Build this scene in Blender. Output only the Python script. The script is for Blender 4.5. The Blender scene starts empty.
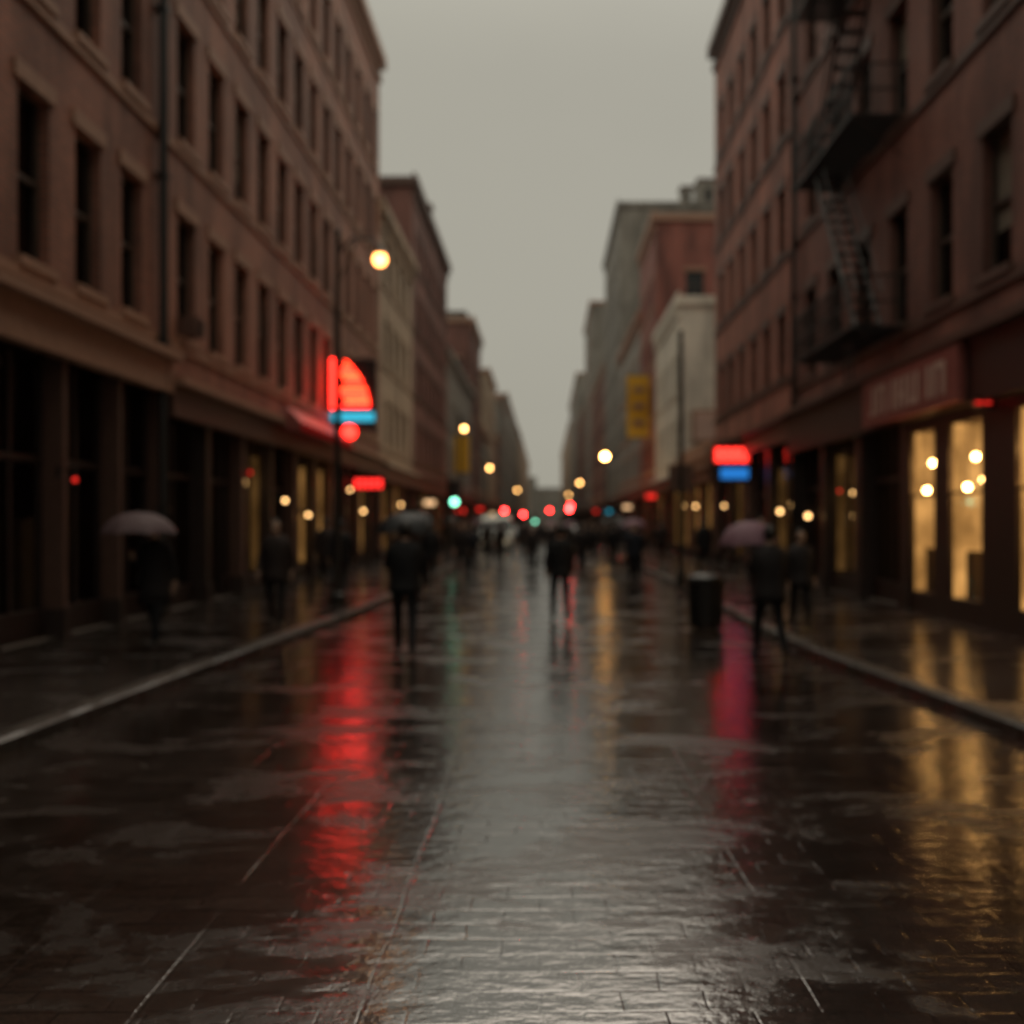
import bpy, math, random
from mathutils import Vector
R=random.Random(7)
scene=bpy.context.scene
H=1.8; F=995.0

# ---------------- node helpers ----------------
def newmat(name):
    m=bpy.data.materials.new(name); m.use_nodes=True
    nt=m.node_tree; nt.nodes.clear()
    out=nt.nodes.new('ShaderNodeOutputMaterial')
    return m,nt,out
def N(nt,t,**k):
    n=nt.nodes.new(t)
    for a,b in k.items(): setattr(n,a,b)
    return n
def math_(nt,op,a,b=None,c=None):
    n=nt.nodes.new('ShaderNodeMath'); n.operation=op
    for i,v in enumerate((a,b,c)):
        if v is None: continue
        if isinstance(v,(int,float)): n.inputs[i].default_value=v
        else: nt.links.new(v,n.inputs[i])
    return n.outputs[0]
def mixc(nt,f,a,b,bt='MIX'):
    n=nt.nodes.new('ShaderNodeMix'); n.data_type='RGBA'; n.blend_type=bt
    for i,v in ((0,f),(6,a),(7,b)):
        if isinstance(v,(int,float)): n.inputs[i].default_value=v
        elif isinstance(v,tuple): n.inputs[i].default_value=(*v,1)
        else: nt.links.new(v,n.inputs[i])
    return n.outputs[2]
def noise(nt,vec,scale,detail=3,rough=.5,dist=0):
    n=nt.nodes.new('ShaderNodeTexNoise'); n.inputs['Scale'].default_value=scale
    n.inputs['Detail'].default_value=detail; n.inputs['Roughness'].default_value=rough
    n.inputs['Distortion'].default_value=dist
    nt.links.new(vec,n.inputs['Vector']); return n.outputs['Fac']
def mrange(nt,v,a,b,c,d,smooth=True):
    n=nt.nodes.new('ShaderNodeMapRange')
    if smooth:n.interpolation_type='SMOOTHSTEP'
    nt.links.new(v,n.inputs[0])
    for i,x in enumerate((a,b,c,d)): n.inputs[i+1].default_value=x
    return n.outputs[0]
def scalev(nt,vec,s):
    n=nt.nodes.new('ShaderNodeMapping'); n.inputs['Scale'].default_value=s
    nt.links.new(vec,n.inputs['Vector']); return n.outputs[0]

def simple(name,col,rough=.6,metal=0,spec=.5,var=.25,scale=6):
    m,nt,out=newmat(name)
    b=N(nt,'ShaderNodeBsdfPrincipled'); g=N(nt,'ShaderNodeNewGeometry')
    f=noise(nt,g.outputs['Position'],scale,3,.6)
    c=mixc(nt,f,tuple(x*(1-var) for x in col),tuple(min(1,x*(1+var)) for x in col))
    nt.links.new(c,b.inputs['Base Color'])
    b.inputs['Roughness'].default_value=rough; b.inputs['Metallic'].default_value=metal
    b.inputs['Specular IOR Level'].default_value=spec
    nt.links.new(b.outputs[0],out.inputs[0]); return m
def emis(name,col,s):
    m,nt,out=newmat(name)
    e=N(nt,'ShaderNodeEmission'); e.inputs[0].default_value=(*col,1); e.inputs[1].default_value=s
    nt.links.new(e.outputs[0],out.inputs[0]); return m
def wallmat(name,c1,c2,mortar,bw=.23,rh=.078,ms=.01,stain=.5,rough=.65):
    m,nt,out=newmat(name)
    b=N(nt,'ShaderNodeBsdfPrincipled'); g=N(nt,'ShaderNodeNewGeometry')
    sp=N(nt,'ShaderNodeSeparateXYZ'); nt.links.new(g.outputs['Position'],sp.inputs[0])
    sn=N(nt,'ShaderNodeSeparateXYZ'); nt.links.new(g.outputs['True Normal'],sn.inputs[0])
    k=math_(nt,'GREATER_THAN',math_(nt,'ABSOLUTE',sn.outputs[1]),.5)
    u=math_(nt,'ADD',math_(nt,'MULTIPLY',sp.outputs[0],k),math_(nt,'MULTIPLY',sp.outputs[1],math_(nt,'SUBTRACT',1.0,k)))
    cb=N(nt,'ShaderNodeCombineXYZ'); nt.links.new(u,cb.inputs[0]); nt.links.new(sp.outputs[2],cb.inputs[1])
    br=N(nt,'ShaderNodeTexBrick'); nt.links.new(cb.outputs[0],br.inputs['Vector'])
    br.inputs['Scale'].default_value=1; br.inputs['Brick Width'].default_value=bw
    br.inputs['Row Height'].default_value=rh; br.inputs['Mortar Size'].default_value=ms
    br.inputs['Color1'].default_value=(*c1,1); br.inputs['Color2'].default_value=(*c2,1); br.inputs['Mortar'].default_value=(*mortar,1)
    st=noise(nt,scalev(nt,g.outputs['Position'],(.9,.9,.25)),1.0,4,.65)
    st=mrange(nt,st,.3,.7,1-stain,1.2)
    v=N(nt,'ShaderNodeCombineXYZ')
    for i in range(3): nt.links.new(st,v.inputs[i])
    c=mixc(nt,1.0,br.outputs['Color'],v.outputs[0],'MULTIPLY')
    nt.links.new(c,b.inputs['Base Color']); b.inputs['Roughness'].default_value=rough
    bp=N(nt,'ShaderNodeBump'); bp.inputs['Strength'].default_value=.4; bp.inputs['Distance'].default_value=.01
    nt.links.new(math_(nt,'SUBTRACT',1.0,br.outputs['Fac']),bp.inputs['Height']); nt.links.new(bp.outputs[0],b.inputs['Normal'])
    nt.links.new(b.outputs[0],out.inputs[0]); return m

def wetground(name,c1,c2,bw,rh,ms,seams=(),pud=(.42,.6),rlo=.13,rhi=.36,ior=1.9,bumpk=1.0,ripk=1.2,finek=1.0,joint=.3):
    m,nt,out=newmat(name)
    b=N(nt,'ShaderNodeBsdfPrincipled'); g=N(nt,'ShaderNodeNewGeometry'); P=g.outputs['Position']
    sp=N(nt,'ShaderNodeSeparateXYZ'); nt.links.new(P,sp.inputs[0])
    br=N(nt,'ShaderNodeTexBrick')
    wn=N(nt,'ShaderNodeTexNoise'); wn.inputs['Scale'].default_value=1.5; nt.links.new(P,wn.inputs['Vector'])
    va=N(nt,'ShaderNodeVectorMath'); va.operation='MULTIPLY_ADD'; nt.links.new(wn.outputs['Color'],va.inputs[0]); va.inputs[1].default_value=(.05,.05,0); nt.links.new(P,va.inputs[2])
    nt.links.new(va.outputs[0],br.inputs['Vector'])
    br.inputs['Scale'].default_value=1; br.inputs['Brick Width'].default_value=bw
    br.inputs['Row Height'].default_value=rh; br.inputs['Mortar Size'].default_value=ms
    br.inputs['Mortar Smooth'].default_value=1
    br.inputs['Color1'].default_value=(*c1,1); br.inputs['Color2'].default_value=(*c2,1)
    br.inputs['Mortar'].default_value=tuple(x*.6 for x in c1)+(1,)
    mask0=noise(nt,scalev(nt,P,(.8,1.5,1)),.95,6,.7,.5)
    mask=mrange(nt,mask0,pud[0],pud[1],0,1)
    fine=noise(nt,scalev(nt,P,(1.0,1.7,1)),8,4,.6)
    speck=noise(nt,P,70,2,.6)
    c=mixc(nt,mask,br.outputs['Color'],mixc(nt,fine,c1,c2),'MIX')
    big=mrange(nt,noise(nt,P,.35,3),.3,.7,.65,1.25)
    v=N(nt,'ShaderNodeCombineXYZ')
    for i in range(3): nt.links.new(big,v.inputs[i])
    c=mixc(nt,1.0,c,v.outputs[0],'MULTIPLY')
    rgh=math_(nt,'ADD',mrange(nt,mask,0,1,rlo,rhi,False),math_(nt,'MULTIPLY',math_(nt,'SUBTRACT',fine,.5),.12))
    wear=mrange(nt,noise(nt,P,.8,3,.6),.38,.6,.15,1.0)
    hgt=math_(nt,'MULTIPLY',math_(nt,'MULTIPLY',math_(nt,'SUBTRACT',1.0,br.outputs['Fac']),joint),wear)
    for x0,wd,st in seams:
        xx=math_(nt,'ADD',sp.outputs[0],math_(nt,'MULTIPLY',math_(nt,'SUBTRACT',noise(nt,P,.5,2),.5),.12))
        d=math_(nt,'ABSOLUTE',math_(nt,'SUBTRACT',xx,x0))
        s=math_(nt,'MULTIPLY',mrange(nt,d,wd*.3,wd,1,0),math_(nt,'MULTIPLY',mrange(nt,noise(nt,P,1.7,2),.35,.6,.1,1),st))
        hgt=math_(nt,'SUBTRACT',hgt,math_(nt,'MULTIPLY',s,.6))
        c=mixc(nt,math_(nt,'MULTIPLY',s,.4),c,(.11,.095,.085))
    hgt=math_(nt,'ADD',hgt,math_(nt,'MULTIPLY',fine,finek))
    hgt=math_(nt,'ADD',hgt,math_(nt,'MULTIPLY',math_(nt,'MULTIPLY',speck,mrange(nt,mask,0,1,.1,1,False)),.35))
    rip=noise(nt,scalev(nt,P,(1.0,2.6,1)),2.4,2,.5)
    hgt=math_(nt,'ADD',hgt,math_(nt,'MULTIPLY',rip,ripk))
    nt.links.new(c,b.inputs['Base Color']); nt.links.new(rgh,b.inputs['Roughness'])
    b.inputs['IOR'].default_value=ior
    nt.links.new(mrange(nt,mask,0,1,.85,.30,False),b.inputs['Specular IOR Level'])
    bp=N(nt,'ShaderNodeBump'); bp.inputs['Strength'].default_value=bumpk; bp.inputs['Distance'].default_value=.006
    nt.links.new(hgt,bp.inputs['Height']); nt.links.new(bp.outputs[0],b.inputs['Normal'])
    nt.links.new(b.outputs[0],out.inputs[0]); return m

# ---------------- materials ----------------
M={}
M['brickL0']=wallmat('brick_red_brown',(.47,.18,.115),(.36,.135,.088),(.2,.15,.12))
M['brickL1']=wallmat('brick_brown',(.43,.17,.108),(.50,.205,.13),(.22,.17,.14))
M['brickR0']=wallmat('brick_dark',(.33,.115,.08),(.26,.092,.068),(.16,.12,.1))
M['brickR1']=wallmat('brick_rust',(.48,.16,.105),(.40,.13,.085),(.22,.17,.14))
M['brickC']=wallmat('brick_maroon',(.27,.095,.072),(.22,.08,.06),(.17,.12,.1))
M['brickR3']=wallmat('brick_bright_red',(.42,.105,.07),(.33,.085,.06),(.2,.14,.12))
M['tan']=wallmat('stone_tan',(.52,.38,.27),(.46,.34,.24),(.32,.24,.19),.8,.35,.012,.35)
M['white']=wallmat('stucco_white',(.80,.74,.63),(.76,.70,.60),(.6,.55,.48),1.2,.5,.008,.3)
M['grey']=wallmat('stone_grey',(.32,.29,.25),(.28,.25,.215),(.2,.18,.16),.8,.35,.012,.4)
M['trim']=simple('stone_trim',(.42,.235,.16),.6)
M['trimdark']=simple('painted_trim_dark',(.14,.074,.055),.5)
M['store']=simple('storefront_paint',(.055,.036,.03),.45)
M['frame']=simple('window_frame',(.10,.07,.055),.5)
M['roof']=simple('roof_tar',(.08,.08,.08),.8)
M['inside']=simple('shop_interior',(.09,.065,.05),.8)
M['curtain']=simple('curtain',(.22,.18,.14),.9)
def glassmat():
    m,nt,out=newmat('window_glass')
    b=N(nt,'ShaderNodeBsdfPrincipled'); g=N(nt,'ShaderNodeNewGeometry')
    f=noise(nt,g.outputs['Position'],.9,2)
    c=mixc(nt,mrange(nt,f,.4,.7,0,1),(.012,.010,.009),(.04,.032,.028))
    nt.links.new(c,b.inputs['Base Color']); b.inputs['Roughness'].default_value=.08
    bp=N(nt,'ShaderNodeBump'); bp.inputs['Distance'].default_value=.01; bp.inputs['Strength'].default_value=.3
    nt.links.new(noise(nt,g.outputs['Position'],1.3,1),bp.inputs['Height']); nt.links.new(bp.outputs[0],b.inputs['Normal'])
    nt.links.new(b.outputs[0],out.inputs[0]); return m
M['glass']=glassmat()
def shopglass():
    m,nt,out=newmat('shop_glass')
    t=N(nt,'ShaderNodeBsdfTransparent'); t.inputs[0].default_value=(.92,.92,.9,1)
    g=N(nt,'ShaderNodeBsdfGlossy'); g.inputs['Roughness'].default_value=.04
    lw=N(nt,'ShaderNodeLayerWeight'); lw.inputs[0].default_value=.5
    f=math_(nt,'ADD',math_(nt,'MULTIPLY',math_(nt,'POWER',lw.outputs['Facing'],5.0),.9),.04)
    mx=N(nt,'ShaderNodeMixShader'); nt.links.new(f,mx.inputs[0]); nt.links.new(t.outputs[0],mx.inputs[1]); nt.links.new(g.outputs[0],mx.inputs[2])
    nt.links.new(mx.outputs[0],out.inputs[0]); return m
M['shopglass']=shopglass()
def glowwall(nm,k):  # emission put into shop walls in place of lamplight falling on them
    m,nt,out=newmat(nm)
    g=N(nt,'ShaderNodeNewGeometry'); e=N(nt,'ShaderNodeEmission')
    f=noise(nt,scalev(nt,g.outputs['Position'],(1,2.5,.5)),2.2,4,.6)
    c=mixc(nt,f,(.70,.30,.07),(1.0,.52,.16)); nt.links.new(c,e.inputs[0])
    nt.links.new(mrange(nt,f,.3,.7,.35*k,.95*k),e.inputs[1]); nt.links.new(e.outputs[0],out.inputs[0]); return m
M['lit']=glowwall('glow_shop_wall',.55)
M['litbright']=glowwall('glow_curtain_bright',1.15)
M['litdim']=glowwall('glow_shop_wall_dim',.14)
M['bulb']=emis('bulb_warm',(1,.55,.2),7)
M['bulbbig']=emis('bulb_warm_bright',(1,.52,.16),55)
M['lampwarm']=emis('lamp_globe_orange',(1,.38,.10),9)
M['lampyel']=emis('lamp_globe_yellow',(1,.50,.15),20)
M['lampbig']=emis('lamp_globe_yellow_bright',(1,.48,.13),55)
M['red']=emis('neon_red',(1,.03,.02),6)
M['redtube']=emis('neon_red_tube',(1,.018,.011),10)
M['orange']=emis('neon_orange',(1,.032,.010),14)
M['cyan']=emis('neon_cyan',(.05,.50,.70),1.1)
M['blue']=emis('neon_blue',(.03,.27,.85),.75)
M['redpanel']=emis('sign_red_lit',(1,.025,.02),3.2)
M['reddim']=emis('sign_red_dim',(1,.03,.02),1.2)
M['redsig']=emis('signal_red',(1,.022,.02),90)
M['greensig']=emis('signal_green',(.25,.95,.6),7)
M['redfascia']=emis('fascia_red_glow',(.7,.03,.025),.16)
M['off']=simple('lens_off',(.03,.03,.03),.3)
M['metal']=simple('painted_metal_black',(.03,.026,.024),.45,0,.5)
M['yellow']=simple('banner_yellow',(.85,.45,.035),.7)
M['signdark']=simple('sign_board_maroon',(.32,.09,.075),.5)
M['letter']=simple('sign_letter_cream',(.62,.43,.36),.5)
M['kerb']=wetground('kerb_stone',(.06,.047,.04),(.09,.072,.06),5,1.2,.02,(),(.4,.6),.25,.45,1.4,.5)

# ---------------- mesh builder ----------------
class MB:
    def __init__(s): s.v=[];s.f=[];s.m=[];s.mats=[]
    def mi(s,k):
        if k not in s.mats: s.mats.append(k)
        return s.mats.index(k)
    def poly(s,pts,k):
        b=len(s.v); s.v+= [tuple(p) for p in pts]; s.f.append(tuple(range(b,b+len(pts)))); s.m.append(s.mi(k))
    def boxm(s,mp,u0,u1,v0,v1,w0,w1,k):
        b=len(s.v)
        for w in (w0,w1):
            for v in (v0,v1):
                for u in (u0,u1): s.v.append(tuple(mp(u,v,w)))
        for f in ((0,1,3,2),(4,6,7,5),(0,4,5,1),(2,3,7,6),(0,2,6,4),(1,5,7,3)):
            s.f.append(tuple(b+i for i in f)); s.m.append(s.mi(k))
    def box(s,x0,x1,y0,y1,z0,z1,k): s.boxm(lambda u,v,w:(u,v,w),x0,x1,y0,y1,z0,z1,k)
    def tube(s,pts,rad,k,seg=8,cap=True):
        pts=[Vector(p) for p in pts]
        if not isinstance(rad,(list,tuple)): rad=[rad]*len(pts)
        if len(rad)<len(pts): rad=list(rad)+[rad[-1]]*(len(pts)-len(rad))
        rings=[]
        for i,p in enumerate(pts):
            d=(pts[min(i+1,len(pts)-1)]-pts[max(i-1,0)]).normalized()
            a=Vector((0,0,1)) if abs(d.z)<.9 else Vector((0,1,0))
            x=d.cross(a).normalized(); y=d.cross(x).normalized()
            b=len(s.v); rings.append(b)
            for j in range(seg):
                t=2*math.pi*j/seg; s.v.append(tuple(p+x*math.cos(t)*rad[i]+y*math.sin(t)*rad[i]))
        mi=s.mi(k)
        for i in range(len(rings)-1):
            for j in range(seg):
                j2=(j+1)%seg; s.f.append((rings[i]+j,rings[i]+j2,rings[i+1]+j2,rings[i+1]+j)); s.m.append(mi)
        if cap:
            s.f.append(tuple(rings[0]+j for j in range(seg))); s.m.append(mi)
            s.f.append(tuple(rings[-1]+j for j in range(seg))); s.m.append(mi)
    def sphere(s,c,r,k,seg=14,rings=8,sz=(1,1,1)):
        b=len(s.v); mi=s.mi(k)
        for i in range(rings+1):
            ph=math.pi*i/rings
            for j in range(seg):
                t=2*math.pi*j/seg
                s.v.append((c[0]+r*sz[0]*math.sin(ph)*math.cos(t),c[1]+r*sz[1]*math.sin(ph)*math.sin(t),c[2]+r*sz[2]*math.cos(ph)))
        for i in range(rings):
            for j in range(seg):
                j2=(j+1)%seg
                s.f.append((b+i*seg+j,b+i*seg+j2,b+(i+1)*seg+j2,b+(i+1)*seg+j)); s.m.append(mi)
    def mesh(s,name,smooth=False):
        me=bpy.data.meshes.new(name); me.from_pydata(s.v,[],s.f)
        for k in s.mats: me.materials.append(M[k])
        me.polygons.foreach_set('material_index',s.m)
        if smooth: me.polygons.foreach_set('use_smooth',[True]*len(s.f))
        me.update(); return me
    def build(s,name,parent=None,smooth=False,loc=None,rot=None):
        return link(name,s.mesh(name,smooth),parent,loc,rot)
def link(name,me,parent=None,loc=None,rot=None):
    o=bpy.data.objects.new(name,me); scene.collection.objects.link(o)
    if parent: o.parent=parent
    if loc: o.location=loc
    if rot is not None: o.rotation_euler=(0,0,rot)
    return o
def empty(name,loc=(0,0,0),rot=0,sc=1):
    e=bpy.data.objects.new(name,None); scene.collection.objects.link(e)
    e.location=loc; e.rotation_euler=(0,0,rot); e.scale=(sc,)*3; e.empty_display_size=.3
    return e

# ---------------- buildings ----------------
def wall_holes(mb,mp,u0,u1,v0,v1,holes,k):
    us=sorted(set([u0,u1]+[h[0] for h in holes]+[h[1] for h in holes]))
    vs=sorted(set([v0,v1]+[h[2] for h in holes]+[h[3] for h in holes]))
    for i in range(len(us)-1):
        for j in range(len(vs)-1):
            cu=(us[i]+us[i+1])/2; cv=(vs[j]+vs[j+1])/2
            if any(h[0]<cu<h[1] and h[2]<cv<h[3] for h in holes): continue
            mb.poly([mp(us[i],vs[j],0),mp(us[i+1],vs[j],0),mp(us[i+1],vs[j+1],0),mp(us[i],vs[j+1],0)],k)
def window(wall,tr,gl,mp,h,k,detail=True,trim='trim'):
    a,b,c,d=h; D=-.24
    for q in (((a,c),(a,d)),((b,c),(b,d)),((a,c),(b,c)),((a,d),(b,d))):
        (p,q1),(r,s1)=q
        wall.poly([mp(p,q1,0),mp(r,s1,0),mp(r,s1,D),mp(p,q1,D)],k)
    gl.poly([mp(a,c,D+.01),mp(b,c,D+.01),mp(b,d,D+.01),mp(a,d,D+.01)],'glass')
    tr.boxm(mp,a-.08,b+.08,c-.14,c-.002,.002,.1,trim)
    tr.boxm(mp,a-.12,b+.12,d+.002,d+.24,.002,.05,trim)
    if detail:
        f=.06
        tr.boxm(mp,a+.002,a+f,c+.002,d-.002,D+.02,D+.09,'frame'); tr.boxm(mp,b-f,b-.002,c+.002,d-.002,D+.02,D+.09,'frame')
        mid=(c+d)/2
        tr.boxm(mp,a+f,b-f,mid-.04,mid+.04,D+.02,D+.085,'frame')
        tr.boxm(mp,a+f,b-f,c+.002,c+f,D+.02,D+.085,'frame'); tr.boxm(mp,a+f,b-f,d-f,d-.002,D+.02,D+.085,'frame')
        r=R.random()
        if r<.35:
            hh=R.uniform(.25,.8)*(d-c)
            gl.poly([mp(a+f,d-hh,D+.014),mp(b-f,d-hh,D+.014),mp(b-f,d-f,D+.014),mp(a+f,d-f,D+.014)],'curtain')
def building(name,s,y0,y1,h,wallk,xf=7.0,depth=11,rows=None,pitch=1.75,ww=1.0,baseh=4.1,bay=3.4,lit=(),detail=True,
             frontwin=(),cornice=.32,fascia='trimdark',fh=.5,litk='lit',trim='trim',storefront=True,pier=.26,pierk=None,custom=None):
    e=empty(name)
    mp=lambda u,v,w:(s*(xf-w),u,v)
    fr=lambda u,v,w:(s*(xf+u),y0-w,v)
    wall=MB();tr=MB();gl=MB();sf=MB()
    if rows is None:
        rows=[];v=baseh+1.1
        while v+1.9<h-.9: rows.append((v,v+1.9)); v+=3.5
    holes=[]
    L=y1-y0; n=max(1,int((L-.6)//pitch)); off=(L-n*pitch)/2
    for i in range(n):
        uc=y0+off+pitch*(i+.5)
        for (a,b) in rows: holes.append((uc-ww/2,uc+ww/2,a,b))
    wall_holes(wall,mp,y0,y1,baseh,h,holes,wallk)
    for hh in holes: window(wall,tr,gl,mp,hh,wallk,detail,trim)
    fh_=[(a,b,c,d) for (a,b,c,d) in frontwin]
    wall_holes(wall,fr,0,depth,0,h,fh_,wallk)
    for hh in fh_: window(wall,tr,gl,fr,hh,wallk,detail,trim)
    wall.poly([mp(y1,0,0),mp(y1,h,0),mp(y1,h,-depth),mp(y1,0,-depth)],wallk)
    wall.poly([mp(y0,0,-depth),mp(y1,0,-depth),mp(y1,h,-depth),mp(y0,h,-depth)],wallk)
    wall.poly([mp(y0,h-.02,-.02),mp(y1,h-.02,-.02),mp(y1,h-.02,-depth),mp(y0,h-.02,-depth)],'roof')
    if cornice:
        tr.boxm(mp,y0+.003,y1-.003,h-.9,h-.6,.003,.12,trim)
        tr.boxm(mp,y0+.003,y1-.003,h-.35,h+.1,.003,cornice,trim)
        tr.boxm(mp,y0+.003,y1-.003,h+.102,h+.35,.003,cornice*.6,trim)
        u=y0+.3
        while u<y1-.3 and detail:
            tr.boxm(mp,u,u+.16,h-.6+.002,h-.352,.003,cornice*.75,trim); u+=.6
        tr.boxm(fr,-.003,depth,h-.35,h+.1,.003,.2,trim)
    for (a,b) in rows:
        tr.boxm(mp,y0+.003,y1-.003,a-.3,a-.145,.002,.06,trim)
    if storefront:
        sf.boxm(mp,y0+.003,y1-.003,baseh-fh,baseh+.08,.003,.22,fascia)
        sf.boxm(mp,y0+.003,y1-.003,baseh+.082,baseh+.22,.003,.4,trim)
        nb=max(1,round(L/bay)); bw=L/nb
        sf.poly([mp(y0,0,-3.4),mp(y1,0,-3.4),mp(y1,baseh,-3.4),mp(y0,baseh,-3.4)],'inside')
        sf.poly([mp(y0,baseh-.03,0),mp(y1,baseh-.03,0),mp(y1,baseh-.03,-3.4),mp(y0,baseh-.03,-3.4)],'inside')
        sf.poly([mp(y0,.14,0),mp(y1,.14,0),mp(y1,.14,-3.4),mp(y0,.14,-3.4)],'inside')
        for i in range(nb+1):
            u=y0+i*bw; a=max(y0+.004,u-pier); b=min(y1-.004,u+pier)
            if custom and custom[0]<u<custom[1]: continue
            sf.boxm(mp,a,b,0,baseh-fh-.002,-.25,.05,pierk or ('store' if i%2 else fascia))
            sf.boxm(mp,a-.03 if i else a,b+.03 if i<nb else b,0,.55,-.2,.09,'store')
        if custom:
            c0,c1,ops,top=custom
            vt=baseh-fh-.004
            oh=[(p,q,.5,top) for p,q in ops]
            wall_holes(sf,lambda u,v,w:mp(u,v,w+.02),c0,c1,.0,vt,oh,'store')
            for (p,q,v0_,v1_) in oh:
                for uu in (p,q): sf.poly([mp(uu,v0_,.02),mp(uu,v1_,.02),mp(uu,v1_,-.06),mp(uu,v0_,-.06)],'store')
                sf.poly([mp(p,v0_,.02),mp(q,v0_,.02),mp(q,v0_,-.5),mp(p,v0_,-.5)],'store')
                gl.poly([mp(p,v0_,-.04),mp(q,v0_,-.04),mp(q,v1_,-.04),mp(p,v1_,-.04)],'shopglass')
                sf.boxm(mp,p,q,2.28,2.32,-.06,-.02,'store')
                # display box; curtain lining glows by itself in place of lamplight
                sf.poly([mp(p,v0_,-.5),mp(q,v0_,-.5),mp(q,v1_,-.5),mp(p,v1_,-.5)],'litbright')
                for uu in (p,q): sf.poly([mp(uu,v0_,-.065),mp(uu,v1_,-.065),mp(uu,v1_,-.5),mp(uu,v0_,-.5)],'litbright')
                sf.poly([mp(p,v1_,-.065),mp(q,v1_,-.065),mp(q,v1_,-.5),mp(p,v1_,-.5)],'inside')
                nb_=4
                for t in range(nb_):
                    uu=p+(q-p)*(t+.6)/nb_; vv=(3.1,2.5,2.9,2.4)[t]
                    if t==1 and q-p<1.0: continue
                    gl.sphere(mp(uu,vv,-.25),.055,'bulbbig',10,8); gl.tube([mp(uu,vv+.05,-.25),mp(uu,v1_,-.25)],.008,'store',4)
                sf.boxm(mp,p+.1,p+.45,v0_+.003,1.05,-.45,-.2,'inside'); sf.boxm(mp,q-.4,q-.15,v0_+.003,1.3,-.42,-.22,'inside')
        for i in range(nb):
            a=y0+i*bw+pier+.01; b=y0+(i+1)*bw-pier-.01
            if custom and custom[0]-.1<=(a+b)/2<=custom[1]+.1: continue
            door=(i%3==1 and b-a>1.9 and not (i in lit))
            G=-.2 if i in lit else -.3
            if door:
                dm=(a+b)/2
                segs=[(a,dm-.55,.6),(dm-.55,dm+.55,.0),(dm+.55,b,.6)]
            else: segs=[(a,(a+b)/2,.55),((a+b)/2,b,.55)]
            for (p,q,rz) in segs:
                if rz: sf.boxm(mp,p,q,.1,rz,G-.06,G+.08,'store')
                if y0<72: gl.poly([mp(p,rz,G),mp(q,rz,G),mp(q,baseh-fh,G),mp(p,baseh-fh,G)],'shopglass')
                elif not (i in lit): gl.poly([mp(p,rz,G),mp(q,rz,G),mp(q,baseh-fh,G),mp(p,baseh-fh,G)],'glass')
                sf.boxm(mp,p-.03,p+.04,rz+.002,baseh-fh,G-.04,G+.05,'store')
                sf.boxm(mp,q-.04,q+.03,rz+.002,baseh-fh,G-.045,G+.045,'store')
            if not (i in lit): sf.boxm(mp,a,b,2.65,2.75,G-.05,G+.06,'store')
            if i in lit:
                kk=lit[i] if isinstance(lit,dict) else litk
                sf.boxm(mp,a-.2,a-.1,.15,baseh-.05,-3.3,-.31,'inside'); sf.boxm(mp,b+.1,b+.2,.15,baseh-.05,-3.3,-.31,'inside')
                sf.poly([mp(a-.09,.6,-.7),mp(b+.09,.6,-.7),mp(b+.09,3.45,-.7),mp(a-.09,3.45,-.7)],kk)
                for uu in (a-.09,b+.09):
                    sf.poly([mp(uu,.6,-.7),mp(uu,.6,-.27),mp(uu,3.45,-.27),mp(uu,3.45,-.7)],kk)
                if detail:
                    for q in range(2):
                        uu=a+.15+(b-a-.3)*(q+.5)/2+R.uniform(-.1,.1); vv=R.uniform(1.9,3.3)
                        gl.sphere(mp(uu,vv,-.42),.05,'bulb',8,6)
                        gl.tube([mp(uu,vv+.05,-.42),mp(uu,baseh-.05,-.42)],.008,'store',4)
                    for q in range(2):
                        uu=R.uniform(a,b-.3); sf.boxm(mp,uu,uu+.3,.6,R.uniform(.8,1.3),-.65,-.4,'inside')
            elif detail:
                for q in range(3):
                    uu=R.uniform(a,max(a+.1,b-.5)); sf.boxm(mp,uu,uu+R.uniform(.3,.8),.15,R.uniform(.9,2.1),-2.4,-1.7-R.random()*.3,'curtain' if R.random()<.35 else 'inside')
    wall.build('walls',e); tr.build('trim',e); gl.build('windows',e)
    if storefront: sf.build('storefront',e)
    return e

rowsA=[(5.35,7.7),(9.1,11.45),(12.85,15.1),(16.5,18.7)]
building('brick_building',-1,-12,18.2,21.6,'brickL0',rows=rowsA,pitch=1.62,ww=.85,baseh=4.65,bay=1.85,fascia='trim',fh=.5,lit={},trim='trim',pier=.07,pierk='trimdark')
building('brick_building',-1,18.2,42,21.2,'brickL1',rows=rowsA,pitch=1.78,ww=.95,baseh=4.25,bay=2.5,lit={5:'lit',4:'lit',2:'litdim',8:'lit'},pier=.14)
building('stone_building',-1,42,52.5,15.2,'tan',pitch=2.1,bay=3.4,lit={0:'lit',1:'lit'},trim='tan')
building('brick_building',-1,52.5,71,19.9,'brickC',pitch=2.0,lit={1:'lit',3:'lit'},trim='trimdark')
building('stone_building',-1,71,95,14,'grey',pitch=2.4,lit={0:'lit',4:'lit'},trim='grey')
building('brick_building',-1,95,108,21.2,'brickC',pitch=2.6,detail=False,lit={1:'lit'},frontwin=[(1,2,15.5,17.5),(3.5,4.5,15.5,17.5)])
building('stone_building',-1,108,122,12,'grey',pitch=3,detail=False,lit={2:'lit'})
building('stone_building',-1,122,139,20.5,'tan',pitch=3,detail=False,lit={2:'lit'})
building('brick_building',-1,139,152,14,'brickC',pitch=3,detail=False,lit={3:'lit'})
building('stone_building',-1,152,180,21,'grey',pitch=3,detail=False,lit={3:'lit'})
building('stone_building',-1,180,260,25,'grey',pitch=4,detail=False,bay=6)
building('stone_building',-1,260,430,26,'tan',pitch=6,detail=False,bay=10)

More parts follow.
